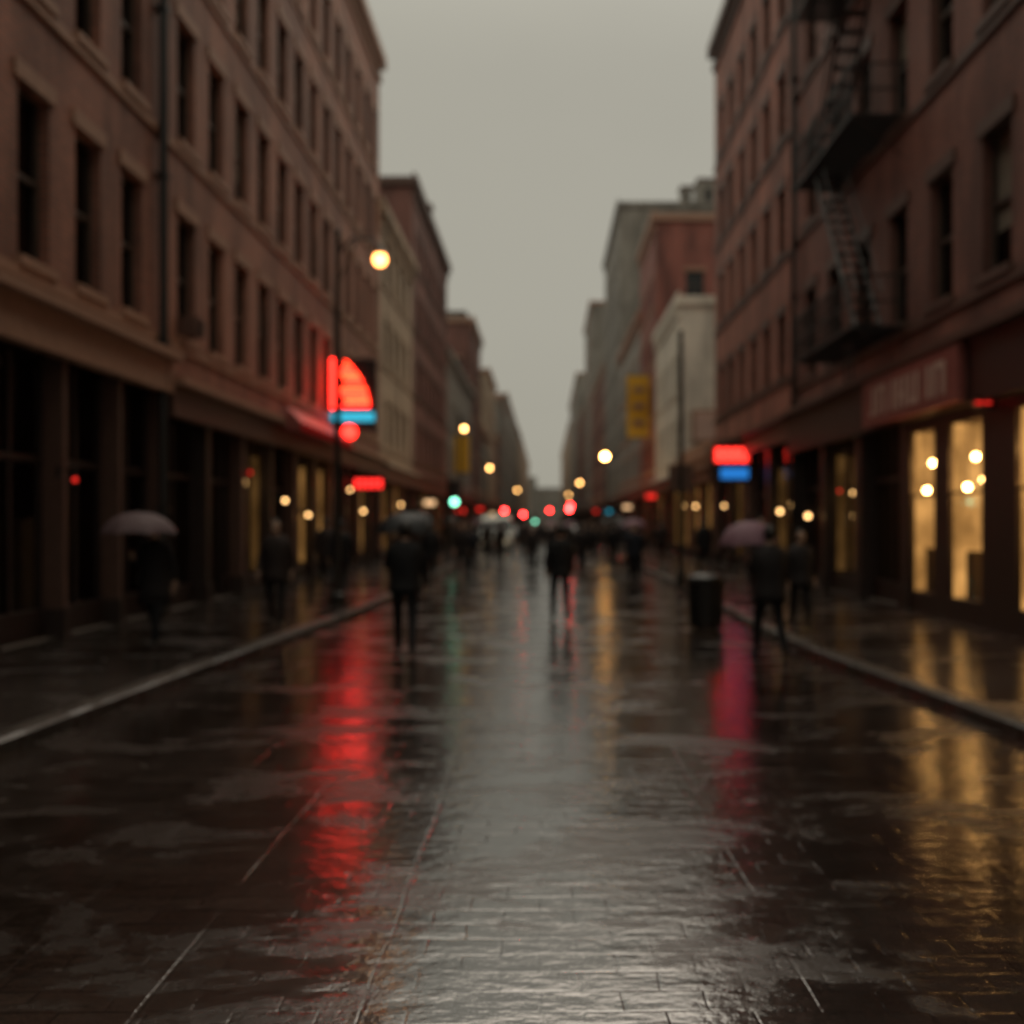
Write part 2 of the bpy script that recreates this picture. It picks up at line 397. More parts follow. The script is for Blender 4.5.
rowsR0=[(5.7,7.95),(9.75,12.0),(13.75,16.0),(17.75,20.0)]
rowsR1=[(6.1,7.9),(9.7,11.6),(13.1,15.0),(16.5,18.4)]
building('brick_building',1,-12,27.8,24,'brickR0',rows=rowsR0,pitch=2.15,ww=1.0,baseh=4.65,bay=2.85,fascia='store',fh=.95,
   lit={12:'litdim'},trim='trimdark',pier=.22,custom=(13.8,19.06,[(17.85,19.0),(15.9,17.2),(13.9,14.75)],3.5))
building('brick_building',1,27.8,41,21.2,'brickR1',rows=rowsR1,pitch=2.0,ww=.95,baseh=4.6,bay=3.3,lit={0:'litdim',2:'litdim'},trim='trimdark')
building('corner_shop',1,41,51.6,4.9,'tan',rows=[],baseh=4.0,cornice=.25,lit={0:'lit',1:'lit',2:'lit'})
building('white_building',1,51.6,63,13.4,'white',pitch=2.6,lit={0:'lit',2:'lit'},trim='white',frontwin=[],cornice=.2)
building('brick_building',1,63,73,21.2,'brickR3',pitch=2.2,frontwin=[(1.9,3.1,15.9,17.7)],lit={1:'lit'},trim='trim',cornice=.3)
building('stone_building',1,73,93,17,'grey',pitch=2.6,detail=False,lit={1:'lit',4:'lit'})
building('tall_stone_building',1,93,116,31.6,'grey',pitch=2.6,detail=False,frontwin=[],trim='grey')
building('brick_building',1,116,150,20,'brickC',pitch=3,detail=False,lit={3:'lit',8:'lit'})
building('tall_stone_building',1,150,174,35,'grey',pitch=3,detail=False)
building('brick_building',1,174,215,22,'brickC',pitch=4,detail=False,bay=6)
building('tall_stone_building',1,215,280,34,'grey',pitch=4,detail=False,bay=6)
building('stone_building',1,280,430,30,'tan',pitch=6,detail=False,bay=10)
mb=MB(); mb.box(-40,40,470,485,0,18,'grey'); mb.box(-12,-4,468,469.9,0,23,'grey'); mb.build('distant_building')

def rooftop(name,x,y,z,w,d,h,k):
    mb=MB(); mb.box(x-w/2,x+w/2,y-d/2,y+d/2,z,z+h,k); mb.box(x-w/2-.12,x+w/2+.12,y-d/2-.12,y+d/2+.12,z+h+.002,z+h+.2,'trimdark')
    mb.box(x-w*.2,x+w*.1,y-d/2-.05,y-d/2-.002,z+h*.3,z+h*.75,'glass'); mb.build(name)
rooftop('rooftop_bulkhead',15.8,97,31.6,2.2,3,3.0,'grey')
rooftop('rooftop_bulkhead',13.5,95.5,31.6,1.0,1.5,2.0,'grey')
rooftop('chimney',-7.5,62,19.9,.8,.8,1.4,'brickC')
rooftop('chimney',-8.4,56,19.9,.6,.6,1.0,'brickC')
rooftop('rooftop_bulkhead',-9,101,21.2,2,2,1.6,'grey')
rooftop('stone_annex',17,80,0,5,6,27,'white')

# ---------------- ground / road / pavement ----------------
M['road']=wetground('wet_paving',(.034,.023,.018),(.052,.038,.031),.32,.16,.010,
    [(-2.15,.012,.5),(-1.5,.014,.6),(-.68,.010,.4),(1.0,.010,.4)],(.50,.58),.12,.29,2.55,.75,1.3,1.0,.22)
M['pave']=wetground('wet_pavement',(.045,.034,.028),(.065,.05,.043),1.1,1.1,.015,(),(.48,.64),.13,.34,2.2,.7)
M['earth']=simple('ground_earth',(.06,.055,.05),.9)
mb=MB(); mb.poly([(-600,-300,-.02),(600,-300,-.02),(600,1200,-.02),(-600,1200,-.02)],'earth'); mb.build('ground')
mb=MB(); mb.poly([(-5.2,-14,0),(5.2,-14,0),(5.2,470,0),(-5.2,470,0)],'road'); mb.build('road')
def pavement(s,pts):
    mb=MB(); kb=MB(); kh=.13
    P=pts
    for i in range(len(P)-1):
        (x0,y0),(x1,y1)=P[i],P[i+1]
        k0=x0+.2;k1=x1+.2
        mb.poly([(s*k0,y0,kh-.004),(s*7.3,y0,kh-.004),(s*7.3,y1,kh-.004),(s*k1,y1,kh-.004)],'pave')
        kb.poly([(s*(x0+.03),y0,kh),(s*k0,y0,kh),(s*k1,y1,kh),(s*(x1+.03),y1,kh)],'kerb')
        kb.poly([(s*x0,y0,-.01),(s*x1,y1,-.01),(s*x1,y1,kh-.03),(s*x0,y0,kh-.03)],'kerb')
        kb.poly([(s*x0,y0,kh-.03),(s*x1,y1,kh-.03),(s*(x1+.03),y1,kh),(s*(x0+.03),y0,kh)],'kerb')
        kb.poly([(s*k0,y0,kh),(s*k1,y1,kh),(s*k1,y1,0),(s*k0,y0,0)],'kerb')
    mb.build('pavement'); kb.build('kerb')
def smoothpts(p,n=8):
    out=[]
    for i in range(len(p)-1):
        b=p[i];c=p[i+1]
        for j in range(n):
            t=j/n; out.append((b[0]+(c[0]-b[0])*t,b[1]+(c[1]-b[1])*t))
    out.append(p[-1])
    for k in range(4):
        out=[out[0]]+[((out[i-1][0]+out[i][0]*2+out[i+1][0])/4,out[i][1]) for i in range(1,len(out)-1)]+[out[-1]]
    return out
pavement(-1,smoothpts([(4.5,-14),(4.32,4),(4.18,8),(3.95,13),(3.5,21),(3.6,30)],6)+[(3.7,60),(3.7,470)])
pavement(1,smoothpts([(4.4,-14),(4.15,4),(3.95,8.2),(3.5,13.5),(3.55,20),(3.6,30)],6)+[(3.7,60),(3.7,470)])

# ---------------- street lamps ----------------
def street_lamp(x,y,h,arm,globe='lampyel',r=.17):
    mb=MB(); s=1 if arm>0 else -1
    mb.tube([(0,0,.1),(0,0,.35),(0,0,.4),(0,0,1.0),(0,0,h+.5)],[.16,.15,.1,.075,.05],'metal',10)
    mb.tube([(0,0,h+.1),(arm*.35,0,h+.42),(arm*.8,0,h+.42),(arm,0,h+.2)],.028,'metal',8)
    mb.tube([(0,0,h-.5),(arm*.25,0,h-.05),(arm*.45,0,h+.41)],.018,'metal',6)
    mb.tube([(arm,0,h+.24),(arm,0,h+.16),(arm,0,h+.1)],[.05,.1,.16],'metal',12)
    mb.sphere((arm,0,h),r,globe,14,10)
    mb.sphere((0,0,h+.55),.07,'metal',8,6)
    mb.build('street_lamp',smooth=False,loc=(x,y,0.0))
street_lamp(-4.15,19.9,7.05,.85,'lampwarm',.14)
street_lamp(-4.1,48,6.3,.2,'lampyel',.10)
street_lamp(-4.1,70,5.6,.2,'lampyel',.11)
street_lamp(4.1,66,6.15,-.12,'lampbig',.2)
street_lamp(4.1,114,6.3,-.12,'lampyel',.17)
street_lamp(-4.1,140,6.3,.2,'lampyel',.15)
street_lamp(4.1,165,6.3,-.2,'lampyel',.15)

mb=MB(); mb.tube([(0,0,0.1),(0,0,.5),(0,0,.55),(0,0,6.8)],[.14,.12,.08,.06],'metal',10)
mb.box(-.32,.32,-.03,.0,2.6,3.3,'trimdark'); mb.build('sign_post',loc=(3.55,26,0))

def signal(x,y,h,arm,lit):
    mb=MB()
    mb.tube([(0,0,.1),(0,0,.5),(0,0,h+.7)],[.14,.09,.07],'metal',10)
    if arm: mb.tube([(0,0,h+.5),(arm,0,h+.75)],[.06,.04],'metal',8)
    a=arm if arm else -.25*(1 if x>0 else -1)
    if not arm: mb.tube([(0,0,h),(a,0,h)],.03,'metal',6)
    mb.box(a-.18,a+.18,-.2,.05,h-.55,h+.55,'metal')
    for i,c in enumerate(('r','y','g')):
        z=h+.35-i*.35
        k='redsig' if (c=='r' and lit=='r') else 'greensig' if (c=='g' and lit=='g') else 'off'
        mb.sphere((a,-.2,z),.14,k,12,8,(1,.35,1))
        mb.tube([(a,-.2,z+.15),(a,-.38,z+.14)],[.05,.02],'metal',6)
    mb.build('traffic_signal',loc=(x,y,0))
signal(3.95,88,2.9,-1.7,'r')
signal(4.0,74,2.4,-2.2,'r')
signal(-4.0,92,2.5,0,'r')
signal(-4.05,42,3.0,0,'g')
signal(4.1,150,3.2,-3.4,'r')
signal(-4.1,120,2.2,2.9,'g')
signal(4.1,125,2.0,-3.6,'g')
signal(-4.1,100,2.2,1.9,'r')

# ---------------- signs ----------------
def neon_left():
    e=empty('neon_sign',(-7,32.1,0)); mb=MB(); g=MB()
    mb.box(.0,1.55,.02,.12,4.75,7.05,'metal')
    mb.tube([(0,.06,6.9),(1.5,.06,7.15)],.025,'metal'); mb.tube([(0,.06,4.9),(1.4,.06,4.8)],.03,'metal')
    g.box(.10,.26,-.1,.0,5.45,7.05,'redtube')
    pts=[]
    for i in range(13):
        t=i/12; z=5.5+1.55*t; xr=.5+.85*math.cos(t*math.pi/2)**.7
        pts.append((xr,z))
    for i in range(12):
        (a,z0),(b,z1)=pts[i],pts[i+1]; l0=.46+.12*math.sin(i*1.3)
        z1-=.05
        if i==5: z1-=.04
        g.poly([(l0,-.06,z0),(a,-.06,z0),(b,-.06,z1),(l0,-.06,z1)],'orange' if i%3 else 'redtube')
    g.box(.12,1.5,-.12,-.02,5.05,5.33,'cyan')
    g.tube([(.7,-.1,4.70),(.7,.0,4.70)],.22,'redtube',16)
    mb.build('frame',e); g.build('neon_tubes',e)
neon_left()
e=empty('shop_sign',(-7,36,0)); mb=MB(); mb.box(0,1.2,.02,.1,2.95,3.45,'metal'); mb.build('board',e)
g=MB()
for i in range(5):
    x=.12+i*.21; g.box(x,x+.14,-.03,.0,3.03,3.35,'redpanel')
    g.box(x+.05,x+.09,-.04,-.031,3.1,3.2,'metal')
g.build('glowing_letters',e)
e=empty('shop_awning'); mb=MB()
mp=lambda u,v,w:(-(7-w),u,v)
mb.poly([mp(25.3,4.75,.42),mp(32,4.75,.42),mp(32,4.35,.8),mp(25.3,4.35,.8)],'signdark')
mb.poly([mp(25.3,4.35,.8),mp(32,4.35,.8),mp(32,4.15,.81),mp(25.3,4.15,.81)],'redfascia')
mb.poly([mp(25.3,4.75,.42),mp(25.3,4.35,.8),mp(25.3,4.15,.81),mp(25.3,4.15,.42)],'signdark')
mb.build('canopy',e)
e=empty('shop_sign',(7,34,0)); mb=MB(); mb.box(-1.25,0,.0,.14,3.15,4.45,'metal'); mb.tube([(-1.2,.07,4.6),(0,.07,4.6)],.03,'metal'); mb.build('board',e)
g=MB(); g.box(-1.22,-.03,-.04,-.002,3.84,4.34,'reddim')
for i in range(4):
    x=-1.15+i*.28; g.box(x,x+.18,-.07,-.042,3.88,4.3,'red'); g.box(x+.06,x+.12,-.075,-.071,3.98,4.1,'signdark')
g.box(-1.0,-.06,-.06,-.002,3.28,3.64,'blue'); g.build('lit_panel',e)
e=empty('shop_fascia_sign'); mb=MB(); mp=lambda u,v,w:(7-w,u,v)
mb.boxm(mp,16.0,20.8,3.75,4.7,.23,.36,'signdark'); mb.build('board',e)
g=MB()
u=16.5
for wd,sh in ((.5,'M'),(.35,'I'),(.45,'U'),(.45,'H'),(.3,'I'),(.5,'M'),(.4,'L')):
    a,b=u,u+wd; g.boxm(mp,a,a+.13,3.93,4.5,.362,.385,'letter')
    if sh in 'MUH': g.boxm(mp,b-.13,b,3.93,4.5,.362,.385,'letter')
    if sh=='H': g.boxm(mp,a+.131,b-.131,4.12,4.22,.362,.384,'letter')
    if sh in 'UL': g.boxm(mp,a+.131,b-.131,3.93,4.03,.362,.384,'letter')
    if sh=='M': g.boxm(mp,a+.131,b-.131,4.39,4.5,.362,.384,'letter')
    u=b+.16
g.build('letters',e)
e=empty('neon_sign',(7,15.4,0)); g=MB()
mb=MB(); mb.box(-.36,0,.02,.06,3.55,3.75,'metal'); mb.build('board',e)
g.box(-.34,-.22,-.02,.018,3.63,3.66,'reddim'); g.box(-.18,-.1,-.02,.018,3.63,3.66,'reddim'); g.build('neon_tubes',e)
e=empty('hanging_banner',(7,66,0)); mb=MB()
n=10
for i in range(n):
    z0=7.4+4.1*i/n; z1=7.4+4.1*(i+1)/n
    w=lambda z:.06*math.sin(z*1.6)
    mb.poly([(-1.55,w(z0),z0),(-.08,w(z0),z0),(-.08,w(z1),z1),(-1.55,w(z1),z1)],'yellow')
for i in range(3): mb.box(-1.2,-.4,-.1,-.085,8.2+i*1.1,8.55+i*1.1,'trim')
mb.build('cloth',e); mb=MB(); mb.tube([(0,0,11.55),(-1.65,0,11.55)],.035,'metal'); mb.tube([(0,0,7.35),(-1.65,0,7.35)],.03,'metal'); mb.build('brackets',e)
e=empty('hanging_banner',(-7,76,0)); mb=MB(); mb.poly([(.1,0,5.6),(1.2,0,5.6),(1.2,0,8.4),(.1,0,8.4)],'yellow'); mb.tube([(0,0,8.45),(1.3,0,8.45)],.03,'metal'); mb.tube([(0,0,5.55),(1.3,0,5.55)],.03,'metal'); mb.build('cloth',e)
mb=MB(); mb.box(7.6,9.6,51.4,51.5,5.9,7.6,'trim'); mb.box(7.75,9.45,51.35,51.398,6.05,7.45,'letter'); mb.build('billboard')
M['warmpanel']=emis('sign_warm_lit',(1,.6,.3),1.3)
for (s,y,z,k) in ((-1,57,2.9,'warmpanel'),(-1,78,2.7,'reddim'),(1,62,3.4,'reddim'),(1,80,3.0,'warmpanel'),(-1,101,3.1,'reddim'),(1,104,2.9,'cyan'),(-1,125,2.8,'warmpanel'),(1,128,3.2,'reddim'),(-1,23.2,2.95,'reddim')):
    e=empty('shop_sign',(s*7,y,0)); mb=MB(); w=.7 if y>50 else .16
    mb.box(-s*.05 if s<0 else -.05-w, (.05+w) if s<0 else -.05,.0,.1,z-.3*w,z+.3*w,'metal')
    mb.tube([(0,.05,z+.3*w+.05),(-s*(w+.05),.05,z+.3*w+.05)],.02,'metal',6); mb.build('board',e)
    g=MB(); x0,x1=sorted((-s*.1,-s*w)); g.box(x0,x1,-.03,-.002,z-.2*w,z+.2*w,k); g.build('lit_face',e)

for (s,y,z,k,r) in ((-1,25.5,2.35,'bulb',.05),(1,28.2,2.1,'bulb',.06),(1,25.2,1.95,'bulb',.06),(-1,28,2.0,'bulb',.05),(-1,14.1,2.4,'reddim',.035),(1,22.5,2.5,'reddim',.035),(-1,34,2.9,'bulb',.05),(-1,36.5,2.2,'bulb',.06),(1,44,2.5,'bulb',.06),(1,48,2.6,'bulb',.06),(-1,46,2.6,'bulb',.06),(1,37,2.4,'bulb',.05)):
    mb=MB(); mb.tube([(0,0,.12),(-s*.18,0,.16),(-s*.22,0,.05)],.015,'metal',6); mb.box(-.03,.03,-.05,.05,.02,.2,'metal')
    mb.sphere((-s*.22,0,0),r,k,10,8); mb.build('wall_lamp',loc=(s*(7-.12),y,z))

# ---------------- fire escape ----------------
def fire_escape(s,y0,y1,levels,xf=7.0):
    mb=MB(); mp=lambda u,v,w:(s*(xf-w),u,v); T='metal'
    for li,z in enumerate(levels):
        mb.boxm(mp,y0,y1,z-.06,z-.0,1.06,1.1,T); mb.boxm(mp,y0,y1,z-.06,z,.02,.06,T)
        u=y0
        while u<y1: mb.boxm(mp,u,u+.04,z-.05,z-.01,.06,1.06,T); u+=.14
        for rz in (.45,.95):
            mb.boxm(mp,y0,y1,z+rz,z+rz+.035,1.07,1.1,T)
            for yy in (y0,y1-.03): mb.boxm(mp,yy,yy+.03,z+rz,z+rz+.034,.02,1.07,T)
        u=y0
        while u<y1: mb.boxm(mp,u,u+.02,z,z+.95,1.075,1.095,T); u+=.16
        for yy in (y0,y1-.03):
            w=.1
            while w<1.05: mb.boxm(mp,yy+.003,yy+.025,z,z+.95,w,w+.02,T); w+=.16
            mb.poly([mp(yy,z-.06,1.0),mp(yy+.04,z-.06,1.0),mp(yy+.04,z-.9,.02),mp(yy,z-.9,.02)],T)
        if li+1<len(levels):
            z2=levels[li+1]; a,b=(y0+.6,y1-.8) if li%2==0 else (y1-.8,y0+.6)
            for w in (.3,.8):
                mb.tube([mp(a,z,w),mp(b,z2,w)],.045,T,5); mb.tube([mp(a,z+.8,w),mp(b,z2+.8,w)],.02,T,5)
            for i in range(14):
                t=(i+.5)/14; mb.boxm(mp,a+(b-a)*t-.1,a+(b-a)*t+.1,z+(z2-z)*t-.01,z+(z2-z)*t+.01,.3,.8,T)
    mb.boxm(mp,y0+.5,y0+.54,levels[0]-1.0,levels[0],.9,.94,T); mb.boxm(mp,y0+.9,y0+.94,levels[0]-1.0,levels[0],.9,.94,T)
    for i in range(3): mb.boxm(mp,y0+.54,y0+.9,levels[0]-.9+i*.3,levels[0]-.87+i*.3,.905,.935,T)
    mb.build('fire_escape')
fire_escape(1,19.2,23.6,[5.6,9.7,13.7,17.7])
mb=MB(); mb.tube([(-6.86,17.9,.2),(-6.86,17.9,21)],.085,'metal',8)
for z in range(2,21,3): mb.box(-6.99,-6.76,17.8,18.0,z,z+.06,'metal')
mb.build('drainpipe')
mb=MB(); mb.tube([(6.86,27.5,.2),(6.86,27.5,21)],.075,'metal',8)
for z in range(2,21,3): mb.box(6.76,6.99,27.4,27.6,z,z+.06,'metal')
mb.build('drainpipe')
mb=MB(); mb.box(-7.05,-6.6,18.9,19.3,5.36,5.7,'trimdark')
for i in range(5): mb.box(-6.598,-6.59,18.93,19.27,5.4+i*.05,5.42+i*.05,'metal')
mb.build('air_conditioner')

# ---------------- people ----------------
M['skin']=simple('skin',(.42,.26,.18),.5)
M['hair']=simple('hair_dark',(.02,.015,.012),.6)
M['shoe']=simple('shoe_leather',(.015,.013,.012),.35)
coats={'c0':(.014,.013,.014),'c1':(.025,.02,.02),'c2':(.03,.02,.018),'c3':(.018,.02,.028),'c4':(.05,.04,.034)}
for k,c in coats.items(): M[k]=simple('coat_'+k,c,.8,0,.3,scale=14)
M['trous']=simple('trousers_dark',(.015,.014,.016),.85,0,.3)
M['umbblack']=simple('umbrella_black',(.02,.02,.022),.6)
M['umbmauve']=simple('umbrella_mauve',(.20,.10,.13),.7)
M['umbpink']=simple('umbrella_pink',(.11,.065,.07),.7)
M['eye']=simple('eye',(.6,.58,.55),.3); M['lip']=simple('lips',(.35,.14,.12),.5)
def body_mesh(name,stride,coat,hold,bag=False):
    V=[];E=[];Rr=[];roots=[]
    def add(p,r,par=None):
        V.append(p);Rr.append(r)
        if par is not None:E.append((par,len(V)-1))
        else: roots.append(len(V)-1)
        return len(V)-1
    s=stride
    pel=add((0,0,.95),(.15,.11)); wa=add((0,.0,1.1),(.14,.10),pel); ch=add((0,.01,1.3),(.165,.115),wa)
    nk0=add((0,0,1.45),(.09,.08),ch); nk=add((0,.01,1.53),(.055,.055),nk0); hd=add((0,.02,1.6),(.06,.07),nk)
    for sd,st in ((-1,s),(1,-s)):
        hip=add((sd*.095,0,.88),(.095,.1),pel)
        kn=add((sd*.1,st*.20+.04,.50),(.066,.07),hip)
        an=add((sd*.1,st*.38-(.0 if st>0 else .06),.10+(.07 if st<0 else 0)),(.045,.05),kn)
        he=add((sd*.1,st*.38-.03-(.0 if st>0 else .06),.05+(.05 if st<0 else 0)),(.04,.045),an)
        add((sd*.115,st*.38+.14-(.0 if st>0 else .05),.035),(.04,.03),he)
    hands=[]
    for sd in (-1,1):
        sh=add((sd*.18,0,1.42),(.065,.065),nk0)
        if hold==sd:
            el=add((sd*.25,.06,1.15),(.05,.05),sh); wr=add((sd*.17,.27,1.27),(.032,.032),el); pm=add((sd*.15,.33,1.31),(.04,.025),wr)
            hands.append((Vector((sd*.15,.33,1.31)),Vector((-sd*.15,.35,.5)),sd,True))
        else:
            sw=-s*sd*-1*.25
            el=add((sd*.25,sw*.3-.02,1.13),(.055,.055),sh); wr=add((sd*.26,sw+.05,.90),(.034,.034),el); pm=add((sd*.26,sw+.07,.83),(.04,.022),wr)
            hands.append((Vector((sd*.26,sw+.07,.83)),Vector((0,.1,-1)),sd,False))
    for (c,d,sd,grip) in hands:
        if grip:
            for i in range(4):
                z=c.z-.035+i*.021; a=add((c.x+sd*.02,c.y+.0,z),(.010,.010))
                b=add((c.x+sd*.012,c.y+.045,z),(.009,.009),a); b=add((c.x-sd*.02,c.y+.05,z),(.008,.008),b); add((c.x-sd*.035,c.y+.025,z),(.007,.007),b)
            a=add((c.x-sd*.01,c.y-.01,c.z+.02),(.011,.011)); b=add((c.x-sd*.03,c.y+.01,c.z+.045),(.01,.01),a); add((c.x-sd*.03,c.y+.035,c.z+.055),(.008,.008),b)
        else:
            for i,l in enumerate((.07,.08,.075,.058)):
                o=(i-1.5)*.02
                a=add((c.x,c.y+o,c.z-.02),(.010,.010)); b=add((c.x-sd*.005,c.y+o+.003,c.z-.02-l*.5),(.009,.009),a)
                b=add((c.x-sd*.018,c.y+o+.003,c.z-.02-l*.8),(.008,.008),b); add((c.x-sd*.032,c.y+o,c.z-.02-l),(.007,.007),b)
            a=add((c.x,c.y+.025,c.z+.02),(.012,.012)); b=add((c.x-sd*.015,c.y+.055,c.z-.01),(.010,.010),a); add((c.x-sd*.02,c.y+.062,c.z-.04),(.008,.008),b)
    me=bpy.data.meshes.new('tmp'); me.from_pydata(V,E,[]); o=bpy.data.objects.new('tmp',me); scene.collection.objects.link(o)
    sk=o.modifiers.new('s','SKIN'); sk.use_smooth_shade=True
    for i,d in enumerate(me.skin_vertices[0].data): d.radius=Rr[i]; d.use_root=(i in roots)
    sb=o.modifiers.new('b','SUBSURF'); sb.levels=1; sb.render_levels=1
    dg=bpy.context.evaluated_depsgraph_get(); dg.update()
    nm=bpy.data.meshes.new_from_object(o.evaluated_get(dg)); nm.name=name
    bpy.data.objects.remove(o)
    nm.materials.clear()
    for k in (coat,'trous','skin','shoe'): nm.materials.append(M[k])
    for p in nm.polygons:
        c=p.center; m=0
        if c.z<.1: m=3
        elif c.z<.9 and abs(c.x)<.21: m=1
        elif c.z>1.5 and abs(c.x)<.12: m=2
        for h in hands:
            if (c-h[0]).length<.1: m=2
        p.material_index=m; p.use_smooth=True
    return nm,hands
def head_mesh():
    mb=MB(); seg=20;rg=14
    mb.sphere((0,.02,1.64),.1,'skin',seg,rg,(.76,.95,1.18))
    for i,v in enumerate(mb.v):
        x,y,z=v
        if z<1.6: x*=.86 if z>1.55 else .72
        if abs(x)<.015 and y>.09 and 1.6<z<1.66: y+=.02
        mb.v[i]=(x,y,z)
    for sd in (-1,1):
        mb.sphere((sd*.077,.01,1.64),.03,'skin',8,6,(.3,.7,1.0)); mb.sphere((sd*.03,.103,1.655),.013,'eye',8,6)
        mb.sphere((sd*.03,.113,1.655),.006,'hair',6,5); mb.box(sd*.03-.016,sd*.03+.016,.104,.114,1.676,1.682,'hair')
    mb.sphere((0,.112,1.63),.014,'skin',8,6,(.8,1.1,1.4)); mb.sphere((0,.1,1.592),.02,'lip',8,6,(1.1,.5,.35))
    b=len(mb.v); mb.sphere((0,.0,1.665),.108,'hair',seg,rg,(.8,.98,1.08))
    for i in range(b,len(mb.v)):
        x,y,z=mb.v[i]
        if y>.045 and z<1.72: y=.045
        if z<1.57: z=1.57
        mb.v[i]=(x,y,z)
    return mb.mesh('head',True)
def coat_mesh(k,length):
    mb=MB(); seg=20; prof=[(1.52,.07,.065),(1.475,.15,.10),(1.41,.22,.13),(1.25,.22,.16),(1.08,.20,.155),(.95,.21,.17),(.95-length*.5,.22,.185),(.95-length,.23,.20),(.95-length,.20,.17)]
    mi=mb.mi(k)
    for z,a,b in prof:
        for j in range(seg):
            t=2*math.pi*j/seg; w=1+(.03*math.sin(5*t) if z<1 else 0)
            mb.v.append((a*w*math.cos(t),b*w*math.sin(t),z))
    for i in range(len(prof)-1):
        for j in range(seg):
            j2=(j+1)%seg; mb.f.append((i*seg+j,i*seg+j2,(i+1)*seg+j2,(i+1)*seg+j)); mb.m.append(mi)
    return mb.mesh('coat',True)
def umbrella(k,par,hx,hy,r=.5,tilt=(0,0),top=2.02):
    mb=MB(); n=8; rg=6; mi=mb.mi(k); sub=4
    d=.30
    for i in range(rg+1):
        ph=i/rg
        for j in range(n*sub):
            t=2*math.pi*j/(n*sub); fr=(j%sub)/sub; sc=1-.09*math.sin(fr*math.pi)*ph
            rr=r*math.sin(ph*math.pi*.42)/math.sin(math.pi*.42)*sc
            mb.v.append((rr*math.cos(t),rr*math.sin(t),-d*(1-math.cos(ph*math.pi*.5))+ .02*math.sin(fr*math.pi)*ph))
    m_=n*sub
    for i in range(rg):
        for j in range(m_):
            j2=(j+1)%m_; mb.f.append((i*m_+j,i*m_+j2,(i+1)*m_+j2,(i+1)*m_+j)); mb.m.append(mi)
    for j in range(n):
        t=2*math.pi*j/n; mb.tube([(0,0,-.02),(r*.55*math.cos(t),r*.55*math.sin(t),-.09),(r*math.cos(t),r*math.sin(t),-d-.01)],.004,'metal',4)
        mb.tube([(0,0,-.3),(r*.5*math.cos(t),r*.5*math.sin(t),-.08)],.003,'metal',4)
    mb.tube([(0,0,.07),(0,0,-.85)],.007,'metal',6)
    mb.tube([(0,0,-.82),(0,0,-.93),(.02,0,-.96),(.05,0,-.96),(.06,0,-.93)],.011,'metal',6)
    o=mb.build('umbrella',par,True,loc=(hx,hy,top)); o.rotation_euler=(tilt[0],tilt[1],0)
cache={}
HEAD=head_mesh()
def person(x,y,rot,stride,coat,hold=0,sc=1.0,z=0,length=.15,umb=None,kid='pedestrian'):
    key=(stride,coat,hold)
    if key not in cache: cache[key]=body_mesh('body',stride,coat,hold)
    ck=(coat,length)
    if ck not in cache: cache[ck]=coat_mesh(coat,length)
    nm,hands=cache[key]
    e=empty(kid,(x,y,z),rot,sc)
    link('body',nm,e); link('head',HEAD,e); link('coat',cache[ck],e)
    if umb:
        h=[q for q in hands if q[3]][0][0]
        k,r,top,tilt,ox=umb
        umbrella(k,e,h.x+ox-h.x*.15,h.y+.025,r,tilt,top)
    return e
pi=math.pi
person(-1.90,13.5,.12,.75,'c0',-1,1.02,umb=('umbblack',.42,1.90,(.0,.0),.12),length=.12)
person(2.98,13.2,.15,.6,'c1',-1,.99,umb=('umbmauve',.42,1.83,(.05,-.1),-.06),length=.2)
person(-5.25,13.4,pi*.95,.5,'c1',1,.95,z=.126,umb=('umbpink',.52,1.90,(0,.0),-.1),length=.35)
person(-4.3,15.9,pi*1.02,.35,'c2',0,.97,z=.126,length=.2)
person(0.27,18.0,.1,.8,'c0',0,.99,length=.12)
person(3.9,15.2,pi,.35,'c1',0,.88,z=.126)
R2=random.Random(3)
cc=['c0','c1','c2','c3','c4']
far=[(-3.1,27,0),(-2.6,31,pi),(-4.3,30,pi),(-2.9,38,0),(-1.9,42,pi),(-.7,48,0),(.2,52,pi),(1.3,40,0),(2.6,29,pi),(3.1,33,0),(2.2,45,pi),(-.1,60,0),
 (3.0,52,pi),(-3.3,47,0),(-4.6,36,pi),(4.8,30,0),(5.2,24,pi),(4.9,42,0),(-5.2,45,pi),(1.6,62,0),(-1.6,64,pi),(.9,70,0),(-5.4,24.5,0),(2.9,66,pi),(-2.4,56,0),(-4.4,21.5,.3)]
for i in range(66):
    y=R2.uniform(34,95); far.append((R2.uniform(-5.5,5.5),y,R2.choice((0,pi))))
for i,(x,y,r) in enumerate(far):
    hold=-1 if i%5==4 else 0
    k=cc[i%5]; st=(.6,.8,.35)[i%3]
    person(x,y,r+R2.uniform(-.3,.3),st,k,hold,R2.uniform(.9,1.03),z=.126 if abs(x)>3.7 else 0,umb=(R2.choice(['umbblack','umbblack','umbmauve']),.48,2.0,(0,0),0) if hold else None)

mb=MB()
mb.tube([(0,0,.03),(0,0,.06),(0,0,.78)],[.24,.26,.29],'metal',20)
for i in range(20):
    t=2*math.pi*i/20; c,s=math.cos(t),math.sin(t)
    mb.tube([(c*.275,s*.275,.05),(c*.305,s*.305,.82)],.014,'metal',5)
mb.tube([(0,0,.80),(0,0,.86)],[.33,.33],'metal',24); mb.tube([(0,0,.862),(0,0,.90),(0,0,.93)],[.31,.26,.12],'metal',20)
for a in (0,2.09,4.19): mb.tube([(math.cos(a)*.2,math.sin(a)*.2,0),(math.cos(a)*.2,math.sin(a)*.2,.05)],.03,'metal',8)
mb.build('litter_bin',loc=(2.73,16.9,0))

